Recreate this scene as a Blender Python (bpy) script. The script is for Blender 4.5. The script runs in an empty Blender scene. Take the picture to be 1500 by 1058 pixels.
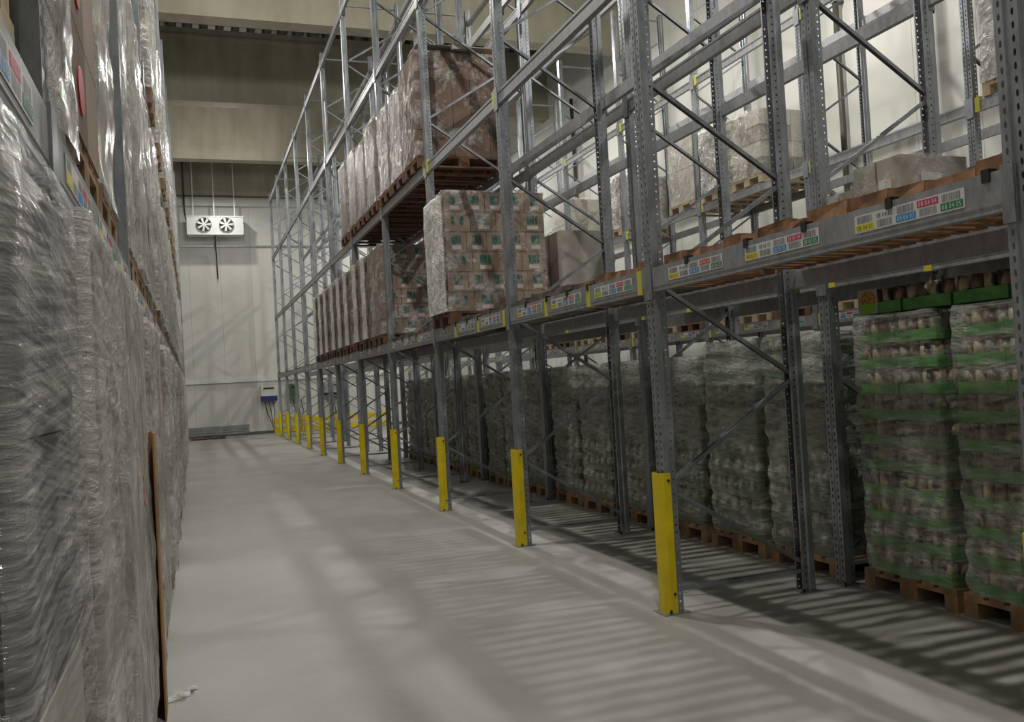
import bpy, math, random
from mathutils import Vector, Matrix, noise
random.seed(7)
SC = bpy.context.scene
COL = SC.collection

# ------------------------------------------------------------------ camera
YAW, PITCH, ROLL, CAMH, FPX = 0.3438, 0.0209, -0.0559, 1.586, 1303.0
fw = Vector((math.sin(YAW)*math.cos(PITCH), math.cos(YAW)*math.cos(PITCH), math.sin(PITCH)))
r0 = Vector((math.cos(YAW), -math.sin(YAW), 0)); u0 = r0.cross(fw)
rr = r0*math.cos(ROLL)+u0*math.sin(ROLL); uu = -r0*math.sin(ROLL)+u0*math.cos(ROLL)
cam = bpy.data.objects.new('camera', bpy.data.cameras.new('camera')); COL.objects.link(cam)
M4 = Matrix((rr, uu, -fw)).transposed().to_4x4(); M4.translation = Vector((0, 0, CAMH))
cam.matrix_world = M4
cam.data.sensor_width = 36.0; cam.data.lens = FPX/1500*36.0
cam.data.clip_start = 0.05; cam.data.clip_end = 200
SC.camera = cam

# ------------------------------------------------------------------ world, lamps, exposure
w = bpy.data.worlds.new('world'); SC.world = w; w.use_nodes = True
w.node_tree.nodes['Background'].inputs[0].default_value = (0.93, 0.95, 1.0, 1)
w.node_tree.nodes['Background'].inputs[1].default_value = 0.03
SC.view_settings.view_transform = 'Standard'; SC.view_settings.look = 'None'
SC.view_settings.exposure = 0.0; SC.view_settings.gamma = 1.0; SC.view_settings.use_curve_mapping = False
SC.cycles.transparent_max_bounces = 24
def lamp(x, y, z, power, size=0.3, kind='AREA', col=(1.0, 0.97, 0.91)):
    d = bpy.data.lights.new('high_bay_lamp', kind); d.energy = power; d.color = col
    if kind == 'AREA':
        d.shape = 'DISK'; d.size = size
    else:
        d.shadow_soft_size = size
    o = bpy.data.objects.new('high_bay_lamp', d); COL.objects.link(o); o.location = (x, y, z)
for y, p in ((1.5, 200), (8.5, 215), (22.0, 170), (34.2, 60)):
    lamp(1.28, y, 9.15, p, 0.2)
for y, p in ((3.5, 215), (11.0, 220), (19.0, 240), (27.0, 240), (33.5, 180)):
    lamp(7.5, y, 9.15, p, 0.2)
# lamps set as point lights below the concrete beams to brighten the beam faces too
lamp(1.3, 14.9, 8.8, 300, 0.14, 'POINT')
lamp(1.3, 27.6, 8.8, 190, 0.14, 'POINT')
lamp(6.8, 14.9, 8.8, 160, 0.14, 'POINT')

# ------------------------------------------------------------------ tagging and mesh helpers
def tag(o, label=None, cat=None, group=None, kind=None):
    if label: o['label'] = label
    if cat: o['category'] = cat
    if group: o['group'] = group
    if kind: o['kind'] = kind
    return o
def empty(name, loc=(0, 0, 0), rz=0.0):
    o = bpy.data.objects.new(name, None); COL.objects.link(o)
    o.location = loc; o.rotation_euler = (0, 0, rz); o.empty_display_size = 0.1
    return o
class MB:
    def __init__(s): s.v = []; s.f = []; s.m = []; s.sm = []
    def quad(s, pts, m=0):
        n = len(s.v); s.v += [tuple(p) for p in pts]; s.f.append(tuple(range(n, n+len(pts)))); s.m.append(m); s.sm.append(False)
    def box(s, x0, x1, y0, y1, z0, z1, m=0, j=0.0):
        n = len(s.v)
        s.v += [(x, y, z) for z in (z0, z1) for x, y in ((x0, y0), (x1, y0), (x1, y1), (x0, y1))]
        if j:
            for i in range(n, n+8):
                a = s.v[i]; s.v[i] = tuple(c+random.uniform(-j, j) for c in a)
        for q in ((3, 2, 1, 0), (4, 5, 6, 7), (0, 1, 5, 4), (1, 2, 6, 5), (2, 3, 7, 6), (3, 0, 4, 7)):
            s.f.append(tuple(n+i for i in q)); s.m.append(m); s.sm.append(False)
    def tube(s, a, b, r, seg=8, m=0, cap=True, r2=None):
        a = Vector(a); b = Vector(b); d = (b-a).normalized()
        t = Vector((0, 0, 1)) if abs(d.z) < 0.9 else Vector((1, 0, 0))
        p = d.cross(t).normalized(); q = d.cross(p); n = len(s.v)
        for c, rad in ((a, r), (b, r if r2 is None else r2)):
            for i in range(seg):
                an = 2*math.pi*i/seg; s.v.append(tuple(c+p*math.cos(an)*rad+q*math.sin(an)*rad))
        for i in range(seg):
            k = (i+1) % seg; s.f.append((n+i, n+seg+i, n+seg+k, n+k)); s.m.append(m); s.sm.append(True)
        if cap:
            s.f.append(tuple(n+i for i in range(seg))); s.m.append(m); s.sm.append(False)
            s.f.append(tuple(n+seg+i for i in reversed(range(seg)))); s.m.append(m); s.sm.append(False)
    def path(s, pts, r, seg=6, m=0):
        for a, b in zip(pts, pts[1:]): s.tube(a, b, r, seg, m)
    def extrude(s, prof, z0, z1, m=0, axis='z', closed=False):
        n = len(s.v); k = len(prof)
        for z in (z0, z1):
            for a, b in prof:
                s.v.append((a, b, z) if axis == 'z' else (a, z, b))
        rng = range(k) if closed else range(k-1)
        for i in rng:
            j = (i+1) % k; s.f.append((n+i, n+j, n+k+j, n+k+i)); s.m.append(m); s.sm.append(False)
        if closed:
            s.f.append(tuple(n+i for i in reversed(range(k)))); s.m.append(m); s.sm.append(False)
            s.f.append(tuple(n+k+i for i in range(k))); s.m.append(m); s.sm.append(False)
    def mesh(s, name, mats):
        me = bpy.data.meshes.new(name); me.from_pydata(s.v, [], s.f)
        for mt in (mats if isinstance(mats, (list, tuple)) else [mats]): me.materials.append(mt)
        me.polygons.foreach_set('material_index', s.m); me.polygons.foreach_set('use_smooth', s.sm); me.update()
        return me
    def build(s, name, mats, parent=None):
        return link(name, s.mesh(name, mats), parent)
def link(name, me, parent=None, loc=(0, 0, 0), rz=0.0):
    o = bpy.data.objects.new(name, me); COL.objects.link(o)
    if parent is not None: o.parent = parent
    o.location = loc; o.rotation_euler = (0, 0, rz)
    return o
def kids(o): return [c for c in ALLKIDS.get(o.name, [])]
ALLKIDS = {}
def copy_tree(o, parent=None):
    c = o.copy(); COL.objects.link(c); c.parent = parent
    for ch in list(o.children): copy_tree(ch, c)
    return c
def solid(o, t):
    md = o.modifiers.new('thickness', 'SOLIDIFY'); md.thickness = t; md.offset = -1; return o

# ------------------------------------------------------------------ materials
def newmat(name):
    m = bpy.data.materials.new(name); m.use_nodes = True
    nt = m.node_tree; b = nt.nodes['Principled BSDF']
    return m, nt, b
def N(nt, t, **k):
    n = nt.nodes.new(t)
    for a, v in k.items(): setattr(n, a, v)
    return n
def math_(nt, op, a, b=None, c=None):
    n = nt.nodes.new('ShaderNodeMath'); n.operation = op
    for i, x in enumerate((a, b, c)):
        if x is None: continue
        if isinstance(x, (int, float)): n.inputs[i].default_value = x
        else: nt.links.new(x, n.inputs[i])
    return n.outputs[0]
def noise_out(nt, scale, mp=(1, 1, 1), rot=(0, 0, 0), detail=4, rough=0.55, coord='Object', dist=0.0, loc=(0, 0, 0)):
    tc = N(nt, 'ShaderNodeTexCoord'); mpn = N(nt, 'ShaderNodeMapping')
    mpn.inputs['Scale'].default_value = mp; mpn.inputs['Location'].default_value = loc
    src = tc.outputs[coord]
    if any(rot):
        mr = N(nt, 'ShaderNodeMapping'); mr.inputs['Rotation'].default_value = rot; nt.links.new(src, mr.inputs['Vector']); src = mr.outputs[0]
    nt.links.new(src, mpn.inputs['Vector'])
    n = N(nt, 'ShaderNodeTexNoise'); n.inputs['Scale'].default_value = scale
    n.inputs['Detail'].default_value = detail; n.inputs['Roughness'].default_value = rough; n.inputs['Distortion'].default_value = dist
    nt.links.new(mpn.outputs[0], n.inputs['Vector'])
    return n.outputs['Fac']
def ramp(nt, src, stops):
    r = N(nt, 'ShaderNodeValToRGB'); e = r.color_ramp.elements
    while len(e) < len(stops): e.new(0.5)
    for el, (p, c) in zip(e, stops):
        el.position = p; el.color = (c[0], c[1], c[2], 1)
    nt.links.new(src, r.inputs[0]); return r.outputs[0]
def bump(nt, b, src, st, dist=0.01):
    n = N(nt, 'ShaderNodeBump'); n.inputs['Strength'].default_value = st; n.inputs['Distance'].default_value = dist
    nt.links.new(src, n.inputs['Height']); nt.links.new(n.outputs[0], b.inputs['Normal'])
def simple(name, c, rough=0.6, metal=0.0, var=0.0, scale=8, mp=(1, 1, 1), bmp=0.0, rnd=0.0):
    m, nt, b = newmat(name)
    b.inputs['Base Color'].default_value = (*c, 1); b.inputs['Roughness'].default_value = rough; b.inputs['Metallic'].default_value = metal
    if var:
        n = noise_out(nt, scale, mp)
        lo = tuple(x*(1-var) for x in c); hi = tuple(min(1, x*(1+var)) for x in c)
        col = ramp(nt, n, [(0.3, lo), (0.7, hi)])
        if rnd:
            oi = N(nt, 'ShaderNodeObjectInfo'); hs = N(nt, 'ShaderNodeHueSaturation')
            nt.links.new(col, hs.inputs['Color'])
            nt.links.new(math_(nt, 'MULTIPLY_ADD', oi.outputs['Random'], rnd*2, 1-rnd), hs.inputs['Value']); col = hs.outputs[0]
        nt.links.new(col, b.inputs['Base Color'])
        if bmp: bump(nt, b, n, bmp)
    return m
def steel(name, c=(0.31, 0.33, 0.355), rough=0.36, metal=0.6, holes=False):
    m, nt, b = newmat(name)
    n = noise_out(nt, 14, (1, 1, 0.35), detail=3); n2 = noise_out(nt, 90, (1, 1, 0.3), detail=2)
    mx = math_(nt, 'MULTIPLY_ADD', n2, 0.35, math_(nt, 'MULTIPLY', n, 0.65))
    col = ramp(nt, mx, [(0.3, tuple(x*0.72 for x in c)), (0.7, tuple(x*1.3 for x in c))])
    nt.links.new(col, b.inputs['Base Color']); b.inputs['Metallic'].default_value = metal
    nt.links.new(math_(nt, 'MULTIPLY_ADD', n, 0.25, rough-0.1), b.inputs['Roughness'])
    if holes:
        tc = N(nt, 'ShaderNodeTexCoord'); sp = N(nt, 'ShaderNodeSeparateXYZ'); nt.links.new(tc.outputs['Object'], sp.inputs[0])
        X, Y, Z = sp.outputs
        ay = math_(nt, 'ABSOLUTE', Y)
        fz = math_(nt, 'MULTIPLY', math_(nt, 'SUBTRACT', math_(nt, 'FRACT', math_(nt, 'DIVIDE', Z, 0.05)), 0.5), 0.05)
        # elongated slots on the front face
        def sq(a): return math_(nt, 'MULTIPLY', a, a)
        e1 = math_(nt, 'ADD', sq(math_(nt, 'DIVIDE', math_(nt, 'SUBTRACT', ay, 0.029), 0.0062)), sq(math_(nt, 'DIVIDE', fz, 0.0135)))
        s1 = math_(nt, 'MULTIPLY', math_(nt, 'LESS_THAN', e1, 1.0), math_(nt, 'LESS_THAN', X, 0.004))
        # round holes in the side walls
        e2 = math_(nt, 'ADD', sq(math_(nt, 'DIVIDE', math_(nt, 'SUBTRACT', X, 0.066), 0.007)), sq(math_(nt, 'DIVIDE', fz, 0.0072)))
        s2 = math_(nt, 'MULTIPLY', math_(nt, 'LESS_THAN', e2, 1.0), math_(nt, 'GREATER_THAN', ay, 0.034))
        s = math_(nt, 'MAXIMUM', s1, s2)
        tr = N(nt, 'ShaderNodeBsdfTransparent'); mix = N(nt, 'ShaderNodeMixShader')
        nt.links.new(s, mix.inputs[0]); nt.links.new(b.outputs[0], mix.inputs[1]); nt.links.new(tr.outputs[0], mix.inputs[2])
        nt.links.new(mix.outputs[0], nt.nodes['Material Output'].inputs[0])
    return m
def film(name, col=(0.62, 0.61, 0.58), a0=0.12, a1=0.7, rot=(0.35, 0.35, 0), mp=(2.0, 2.0, 14.0), scale=1.6, rough=0.22, bst=0.7, seed=0, thr=(0.35, 0.7), cr=1.0, dist=0.5):
    m, nt, b = newmat(name)
    n1 = noise_out(nt, scale, mp, rot, detail=5, rough=0.6, dist=dist, loc=(seed, seed*1.7, 0))
    n2 = noise_out(nt, 2.2, (1, 1, 0.7), detail=3, loc=(seed*3, 0, seed))
    n3 = noise_out(nt, scale*2.2, (mp[0], mp[1], mp[2]*0.7), (-rot[0]*1.5, -rot[1]*1.2, 0.3), detail=4, dist=dist*1.5, loc=(0, seed, 0))
    h = math_(nt, 'ADD', math_(nt, 'MULTIPLY', n1, 0.6), math_(nt, 'MULTIPLY', n3, 0.4))
    n4 = noise_out(nt, 5.5, (1.2, 1.2, 1.0), (0.4, 0.5, 0.2), detail=6, rough=0.6, dist=1.2, loc=(seed, 2, seed))
    rdg = math_(nt, 'POWER', math_(nt, 'SUBTRACT', 1.0, math_(nt, 'ABSOLUTE', math_(nt, 'MULTIPLY_ADD', n4, 2.0, -1.0))), 9.0)
    rdg = math_(nt, 'MULTIPLY', rdg, n2)
    a = math_(nt, 'MULTIPLY_ADD', math_(nt, 'SUBTRACT', n2, 0.5), 0.5, h)
    a = math_(nt, 'MULTIPLY_ADD', rdg, 0.22*cr, a)  # crumple ridges made more opaque, to read as white glints
    h = math_(nt, 'MULTIPLY_ADD', rdg, 0.5*cr, h)
    mr = N(nt, 'ShaderNodeMapRange'); nt.links.new(a, mr.inputs[0])
    mr.inputs[1].default_value = thr[0]; mr.inputs[2].default_value = thr[1]; mr.inputs[3].default_value = a0; mr.inputs[4].default_value = a1
    nt.links.new(ramp(nt, h, [(0.3, tuple(x*0.72 for x in col)), (0.75, tuple(min(1, x*1.25) for x in col))]), b.inputs['Base Color'])  # film streaks, with highlights along the ridges put into the colour
    b.inputs['Roughness'].default_value = rough; b.inputs['Specular IOR Level'].default_value = 0.7
    bump(nt, b, h, min(1.0, bst*1.3), 0.035)
    tr = N(nt, 'ShaderNodeBsdfTransparent'); mix = N(nt, 'ShaderNodeMixShader')
    nt.links.new(mr.outputs[0], mix.inputs[0]); nt.links.new(tr.outputs[0], mix.inputs[1]); nt.links.new(b.outputs[0], mix.inputs[2])
    nt.links.new(mix.outputs[0], nt.nodes['Material Output'].inputs[0])
    return m

MT = {}
MT['post'] = steel('galvanised_post', holes=True)
MT['steel'] = steel('galvanised_steel')
MT['beam'] = steel('galvanised_beam', (0.33, 0.335, 0.345), 0.42, 0.35)
MT['bolt'] = simple('dark_bolt', (0.05, 0.045, 0.04), 0.5, 0.6)
MT['yellow'] = simple('yellow_paint', (0.78, 0.60, 0.01), 0.45, 0, 0.12, 6)
MT['yellow_tape'] = simple('yellow_tape', (0.62, 0.58, 0.06), 0.5)
MT['wood'] = simple('pallet_wood', (0.30, 0.185, 0.10), 0.8, 0, 0.35, 5, (1, 1, 1), 0.2, 0.2)
MT['wood_dark'] = simple('old_pallet_wood', (0.16, 0.085, 0.05), 0.85, 0, 0.4, 6, (1, 1, 1), 0.2, 0.2)
MT['deck'] = simple('deck_wood', (0.24, 0.125, 0.065), 0.85, 0, 0.5, 11, (1, 1, 1), 0.3, 0.15)
MT['deck_grey'] = simple('weathered_deck_wood', (0.13, 0.105, 0.08), 0.85, 0, 0.4, 7, (1, 1, 1), 0.3, 0.15)
MT['pale_wood'] = simple('pale_end_grain', (0.62, 0.5, 0.33), 0.8)
MT['light_wood'] = simple('pale_pallet_wood', (0.5, 0.4, 0.27), 0.8, 0, 0.2, 6, (1, 1, 1), 0.1, 0.1)
MT['carton'] = simple('brown_cardboard', (0.30, 0.222, 0.175), 0.75, 0, 0.1, 4, (1, 1, 1), 0, 0.07)
MT['carton_dark'] = simple('dark_cardboard', (0.17, 0.11, 0.08), 0.75, 0, 0.2, 4, (1, 1, 0.3), 0, 0.1)
MT['carton_grey'] = simple('pale_grey_cardboard', (0.4, 0.37, 0.33), 0.75, 0, 0.12, 4, (1, 1, 1), 0, 0.1)
MT['carton_orange'] = simple('orange_cardboard', (0.36, 0.2, 0.09), 0.75, 0, 0.12, 4)
MT['tape'] = simple('carton_seam', (0.16, 0.1, 0.07), 0.6)
MT['print_green'] = simple('teal_print', (0.03, 0.13, 0.105), 0.6, 0, 0.5, 30)
MT['print_white'] = simple('white_print', (0.6, 0.58, 0.53), 0.6)
MT['bag'] = simple('grey_printed_sacks', (0.15, 0.145, 0.155), 0.6, 0, 0.3, 5, (1, 1, 1), 0.4)
MT['bag_light'] = simple('pale_sacks', (0.64, 0.61, 0.54), 0.7, 0, 0.08, 3, (1, 1, 1), 0.3)
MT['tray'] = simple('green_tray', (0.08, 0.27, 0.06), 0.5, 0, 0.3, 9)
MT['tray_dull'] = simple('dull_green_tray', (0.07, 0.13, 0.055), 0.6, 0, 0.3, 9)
MT['black'] = simple('black_plastic', (0.012, 0.012, 0.013), 0.5)
MT['white'] = simple('white_enamel', (0.72, 0.73, 0.72), 0.4)
MT['label'] = simple('label_white', (0.72, 0.72, 0.7), 0.5)
MT['l_yellow'] = simple('label_yellow', (0.75, 0.68, 0.03), 0.5)
MT['l_blue'] = simple('label_blue', (0.04, 0.28, 0.62), 0.5)
MT['l_red'] = simple('label_red', (0.62, 0.05, 0.12), 0.5)
MT['l_green'] = simple('label_green', (0.03, 0.22, 0.08), 0.5)
MT['ink'] = simple('label_ink', (0.05, 0.05, 0.055), 0.5)
MT['grey_ink'] = simple('label_bars', (0.2, 0.2, 0.21), 0.5)
MT['red'] = simple('red_print', (0.5, 0.03, 0.04), 0.5)
MT['blue'] = simple('navy_blue_plastic', (0.02, 0.04, 0.16), 0.4)
MT['food'] = simple('food_picture', (0.42, 0.2, 0.04), 0.5, 0, 0.8, 60)
MT['lime'] = simple('lime_print', (0.2, 0.5, 0.03), 0.5)
MT['pipe'] = simple('dark_pipe', (0.06, 0.055, 0.04), 0.5)
# jars: every jar a slightly different brown, paper labels and dark glass
def jar_mat(name, c1, c2, c3):
    m, nt, b = newmat(name)
    tc = N(nt, 'ShaderNodeTexCoord'); v = N(nt, 'ShaderNodeTexVoronoi'); v.inputs['Scale'].default_value = 12
    nt.links.new(tc.outputs['Object'], v.inputs['Vector'])
    sp = N(nt, 'ShaderNodeSeparateXYZ'); nt.links.new(v.outputs['Color'], sp.inputs[0])
    n = noise_out(nt, 40)
    s = math_(nt, 'MULTIPLY_ADD', math_(nt, 'SUBTRACT', n, 0.5), 0.8, sp.outputs[0])
    nt.links.new(ramp(nt, s, [(0.1, c1), (0.5, c2), (0.9, c3)]), b.inputs['Base Color'])
    b.inputs['Roughness'].default_value = 0.4
    return m
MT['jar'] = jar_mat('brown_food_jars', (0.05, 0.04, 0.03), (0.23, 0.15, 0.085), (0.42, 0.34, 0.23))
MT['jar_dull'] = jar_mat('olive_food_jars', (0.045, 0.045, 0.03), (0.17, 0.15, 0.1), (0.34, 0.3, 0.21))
MT['film_clear'] = film('clear_stretch_film', (0.66, 0.67, 0.6), 0.03, 0.5, (0.12, 0.1, 0), (1.0, 1.0, 13), 1.7, 0.13, 0.8, 1, (0.36, 0.7), 0.6, 0.35)
MT['film_taupe'] = film('taupe_stretch_film', (0.5, 0.45, 0.42), 0.3, 0.8, (0.3, 0.4, 0), (2, 2, 3), 1.6, 0.18, 0.8, 7)
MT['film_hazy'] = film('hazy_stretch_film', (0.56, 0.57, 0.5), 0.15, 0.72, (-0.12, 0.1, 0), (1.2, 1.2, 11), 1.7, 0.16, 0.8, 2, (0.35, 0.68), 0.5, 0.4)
MT['film_white'] = film('milky_stretch_film', (0.62, 0.6, 0.56), 0.3, 0.9, (0.4, 0.5, 0), (2, 2, 6), 2.0, 0.25, 0.9, 3)
MT['film_streak'] = film('streaked_stretch_film', (0.72, 0.70, 0.68), 0.05, 0.72, (0.09, 0.0, 0), (1.0, 1.0, 26), 2.0, 0.12, 1.0, 4, (0.40, 0.66), 0.35, 0.3)
MT['film_grey'] = film('grey_stretch_film', (0.62, 0.60, 0.56), 0.35, 0.9, (0.25, 0.1, 0), (6, 6, 1.2), 2.0, 0.2, 1.0, 5, (0.35, 0.7), 0.6, 0.4)
MT['film_diag'] = film('tensioned_grey_film', (0.66, 0.64, 0.61), 0.28, 0.9, (-0.12, 0.0, 0), (1.0, 1.0, 9), 2.2, 0.13, 1.0, 11, (0.36, 0.68), 0.5, 0.5)
MT['film_face'] = film('thin_stretch_film', (0.66, 0.64, 0.6), 0.02, 0.6, (0.5, 0.5, 0), (3, 3, 3), 1.3, 0.2, 0.8, 6, (0.5, 0.72))

# ------------------------------------------------------------------ setting
WALLY, SIDEX = 36.3, 10.35
def floor_mat():
    m, nt, b = newmat('polished_concrete_floor')
    n1 = noise_out(nt, 0.9, detail=6, rough=0.6); n2 = noise_out(nt, 25, detail=3); n3 = noise_out(nt, 1.6, (1, 0.25, 1), detail=5, dist=1.5)
    s = math_(nt, 'ADD', math_(nt, 'MULTIPLY', n1, 0.5), math_(nt, 'ADD', math_(nt, 'MULTIPLY', n2, 0.12), math_(nt, 'MULTIPLY', n3, 0.38)))
    nt.links.new(ramp(nt, s, [(0.35, (0.30, 0.297, 0.277)), (0.62, (0.42, 0.413, 0.385))]), b.inputs['Base Color'])
    nt.links.new(math_(nt, 'MULTIPLY_ADD', n3, 0.3, 0.33), b.inputs['Roughness'])
    b.inputs['Specular IOR Level'].default_value = 0.4
    bump(nt, b, n2, 0.05, 0.002)
    return m
mb = MB(); mb.box(-3.2, SIDEX+0.3, -7, WALLY+0.3, -0.2, 0)
tag(mb.build('floor', floor_mat()), kind='structure')
def panel_mat(name, c, axis):
    m, nt, b = newmat(name)
    tc = N(nt, 'ShaderNodeTexCoord'); sp = N(nt, 'ShaderNodeSeparateXYZ'); nt.links.new(tc.outputs['Object'], sp.inputs[0])
    fr = math_(nt, 'FRACT', math_(nt, 'DIVIDE', sp.outputs[axis], 1.15))
    seam = math_(nt, 'LESS_THAN', fr, 0.012)
    n = noise_out(nt, 0.8, detail=4)
    base = ramp(nt, n, [(0.3, tuple(x*0.93 for x in c)), (0.7, c)])
    mix = N(nt, 'ShaderNodeMix'); mix.data_type = 'RGBA'
    nt.links.new(seam, mix.inputs[0]); nt.links.new(base, mix.inputs[6]); mix.inputs[7].default_value = (*(x*0.6 for x in c), 1)
    nt.links.new(mix.outputs[2], b.inputs['Base Color']); b.inputs['Roughness'].default_value = 0.5
    return m
PW = (0.70, 0.70, 0.65)
mb = MB(); mb.box(-3.2, SIDEX+0.3, WALLY, WALLY+0.3, 0, 11.5)
tag(mb.build('wall_back', panel_mat('white_panel_back', PW, 0)), kind='structure')
mb = MB(); mb.box(SIDEX, SIDEX+0.3, -7, WALLY, 0, 11.5)
tag(mb.build('wall_right', panel_mat('white_panel_right', PW, 1)), kind='structure')
mb = MB(); mb.box(-3.2, -2.9, -7, WALLY, 0, 11.5)
tag(mb.build('wall_left', panel_mat('white_panel_left', PW, 1)), kind='structure')
mb = MB(); mb.box(-3.2, SIDEX+0.3, -7.3, -7, 0, 11.5)
tag(mb.build('wall_front', panel_mat('white_panel_front', PW, 0)), kind='structure')
# trapezoidal steel roof deck, ribs running down the hall
mb = MB(); prof = []; x = -3.2
while x < SIDEX+0.3:
    prof += [(x, 11.46), (x+0.16, 11.46), (x+0.2, 11.26), (x+0.34, 11.26), (x+0.38, 11.46)]; x += 0.4
mb.extrude(prof, -7, WALLY, axis='y')
mb.box(-3.2, SIDEX+0.3, -7, WALLY, 11.5, 11.6)
tag(mb.build('ceiling', simple('roof_deck_steel', (0.16, 0.15, 0.13), 0.6)), kind='structure')
mc = newmat('concrete_beam'); nt = mc[1]
n1 = noise_out(nt, 0.7, (1, 1, 1), detail=6, rough=0.6); n2 = noise_out(nt, 2.0, (1.5, 1, 0.25), detail=5)
nt.links.new(ramp(nt, math_(nt, 'ADD', math_(nt, 'MULTIPLY', n1, 0.55), math_(nt, 'MULTIPLY', n2, 0.45)), [(0.33, (0.27, 0.25, 0.19)), (0.62, (0.42, 0.395, 0.31))]), mc[2].inputs['Base Color'])
mc[2].inputs['Roughness'].default_value = 0.85; bump(nt, mc[2], n2, 0.2, 0.01)
for i, y in enumerate((1.3, 7.2, 13.05, 18.87, 24.43, 30.4)):
    mb = MB(); mb.box(-2.9, SIDEX, y, y+0.45, 9.33, 11.26); mb.box(-2.9, SIDEX, y-0.03, y+0.48, 11.0, 11.08)
    tag(mb.build('trim_%d' % (i+1), mc[0]), kind='structure')
mb = MB(); mb.box(-2.9, SIDEX, WALLY-0.45, WALLY, 9.33, 11.26)
tag(mb.build('trim_7', mc[0]), kind='structure')
mb = MB(); mb.box(-2.9, SIDEX, WALLY-0.05, WALLY, 0.0, 0.12)
tag(mb.build('baseboard_back', simple('grey_skirting', (0.12, 0.12, 0.11), 0.6)), kind='structure')
# round protection rail across the back wall, and a thin cable tray higher up
o = MB(); o.box(-2.85, 8.0, WALLY-0.09, WALLY-0.005, 2.08, 2.20)
tag(o.build('wall_rail', MT['white']), 'white horizontal impact rail low on the far white wall', 'rail')
o = MB(); o.box(-2.85, 8.0, WALLY-0.07, WALLY-0.005, 7.38, 7.44)
tag(o.build('cable_tray', MT['steel']), 'thin dark horizontal tray on the far wall under the cooler', 'cable tray')
o = MB(); o.box(-2.85, 9, WALLY-0.25, WALLY-0.01, 8.95, 9.2)
tag(o.build('insulated_duct', MT['white']), 'pale horizontal duct at the top of the far wall', 'duct')
# downpipes on the right wall
for k, (y, lab) in enumerate(((11.8, 'dark vertical pipe on the bright side wall, nearest of them'), (22.5, 'dark vertical pipe on the bright side wall, farther away'))):
    o = MB(); o.tube((0, 0, 0), (0, 0, 9.3), 0.05, 10); q = o.build('drain_pipe', MT['pipe']); q.location = (SIDEX-0.12, y, 0)
    for z in (1.5, 4.5, 7.5):
        b = MB(); b.box(-0.06, 0.115, -0.07, 0.07, z, z+0.04); b.build('pipe_clamp', MT['steel'], q)
    tag(q, lab, 'pipe', 'pipes on the side wall')

# ------------------------------------------------------------------ upright frames
HP = 8.85
PROF = [(0.06, 0.034), (0.098, 0.034), (0.1, 0.034)]
def post_mesh(mat, name):
    half = [(0.0, 0.0135), (0.0, 0.05), (0.04, 0.05), (0.05, 0.042), (0.088, 0.042), (0.09, 0.028)]
    pr = [(a, -b) for a, b in reversed(half)] + [(0.009, -0.008), (0.009, 0.008)] + half
    m = MB(); m.extrude(pr, 0, HP); return m.mesh(name, mat)
PM = post_mesh(MT['post'], 'post')
fp = MB(); fp.box(-0.03, 0.12, -0.075, 0.075, 0, 0.008)
for a, b in ((-0.015, -0.06), (0.105, 0.06)): fp.tube((a, b, 0.008), (a, b, 0.03), 0.009, 6, 1)
FPM = fp.mesh('foot_plate', [MT['steel'], MT['bolt']])
def make_frame(depth, mir):
    r = empty('upright_frame')
    for nm, x, rz in (('post', 0.0, 0), ('post', depth, math.pi)):
        p = solid(link(nm, PM, r, (x, 0, 0), rz), 0.0022)
        link('foot_plate', FPM, p)
    xa, xb = 0.07, depth-0.07
    if mir: xa, xb = xb, xa
    def brace(x1, z1, x2, z2, nm):
        m = MB(); L = math.hypot(x2-x1, z2-z1)
        a = Vector((x1, 0, z1)); b = Vector((x2, 0, z2)); d = (b-a).normalized(); nrm = Vector((-d.z, 0, d.x))
        # C-section brace, open side up
        q = [(-0.018, 0.013), (-0.018, -0.013), (0.018, -0.013), (0.018, 0.013), (0.0145, 0.013), (0.0145, -0.010), (-0.0145, -0.010), (-0.0145, 0.013)]
        n = len(m.v); k = len(q)
        for c in (a, b):
            for yy, w in q: m.v.append(tuple(c+Vector((0, yy, 0))+nrm*w))
        for i in range(k):
            j = (i+1) % k; m.f.append((n+i, n+j, n+k+j, n+k+i)); m.m.append(0); m.sm.append(False)
        m.tube(tuple(a+Vector((0, -0.03, 0))), tuple(a+Vector((0, 0.03, 0))), 0.007, 6)
        m.tube(tuple(b+Vector((0, -0.03, 0))), tuple(b+Vector((0, 0.03, 0))), 0.007, 6)
        m.build(nm, MT['steel'], r)
    brace(xa, 0.145, xb, 0.145, 'horizontal_brace')
    z = 0.18; at_rear = True; pts = [(xb, z)]
    zz = 0.82
    while zz < HP-0.25:
        pts.append((xa if at_rear else xb, zz)); at_rear = not at_rear; zz += 0.682
    for (x1, z1), (x2, z2) in zip(pts, pts[1:]):
        brace(x1, z1+0.025, x2, z2-0.025, 'diagonal_brace')
    brace(xa, HP-0.12, xb, HP-0.12, 'horizontal_brace')
    return r
XF, DEP = 2.865, 1.13
R1Y, R3Y, LY = 5.22, 4.65, 2.3
BAY = 2.8
ORD = ['first', 'second', 'third', 'fourth', 'fifth', 'sixth', 'seventh', 'eighth', 'ninth', 'tenth', 'eleventh', 'twelfth', 'thirteenth', 'fourteenth']
fa = make_frame(DEP, False); fb = make_frame(DEP, True)
used = {fa: False, fb: False}
def put_frame(proto, x, y, rz, lab, grp):
    o = proto if not used[proto] else copy_tree(proto)
    used[proto] = True
    o.location = (x, y, 0); o.rotation_euler = (0, 0, rz)
    tag(o, lab, 'rack frame', grp); return o
X2 = 4.255; X3 = 8.2
for n in range(-1, 11):
    y = R1Y+BAY*n
    put_frame(fa, XF, y, 0, 'grey rack frame behind the %s yellow post guard%s' % (ORD[n+1], ', cut by right picture edge' if n < 0 else ''), 'frames of the rack beside the aisle')
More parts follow.
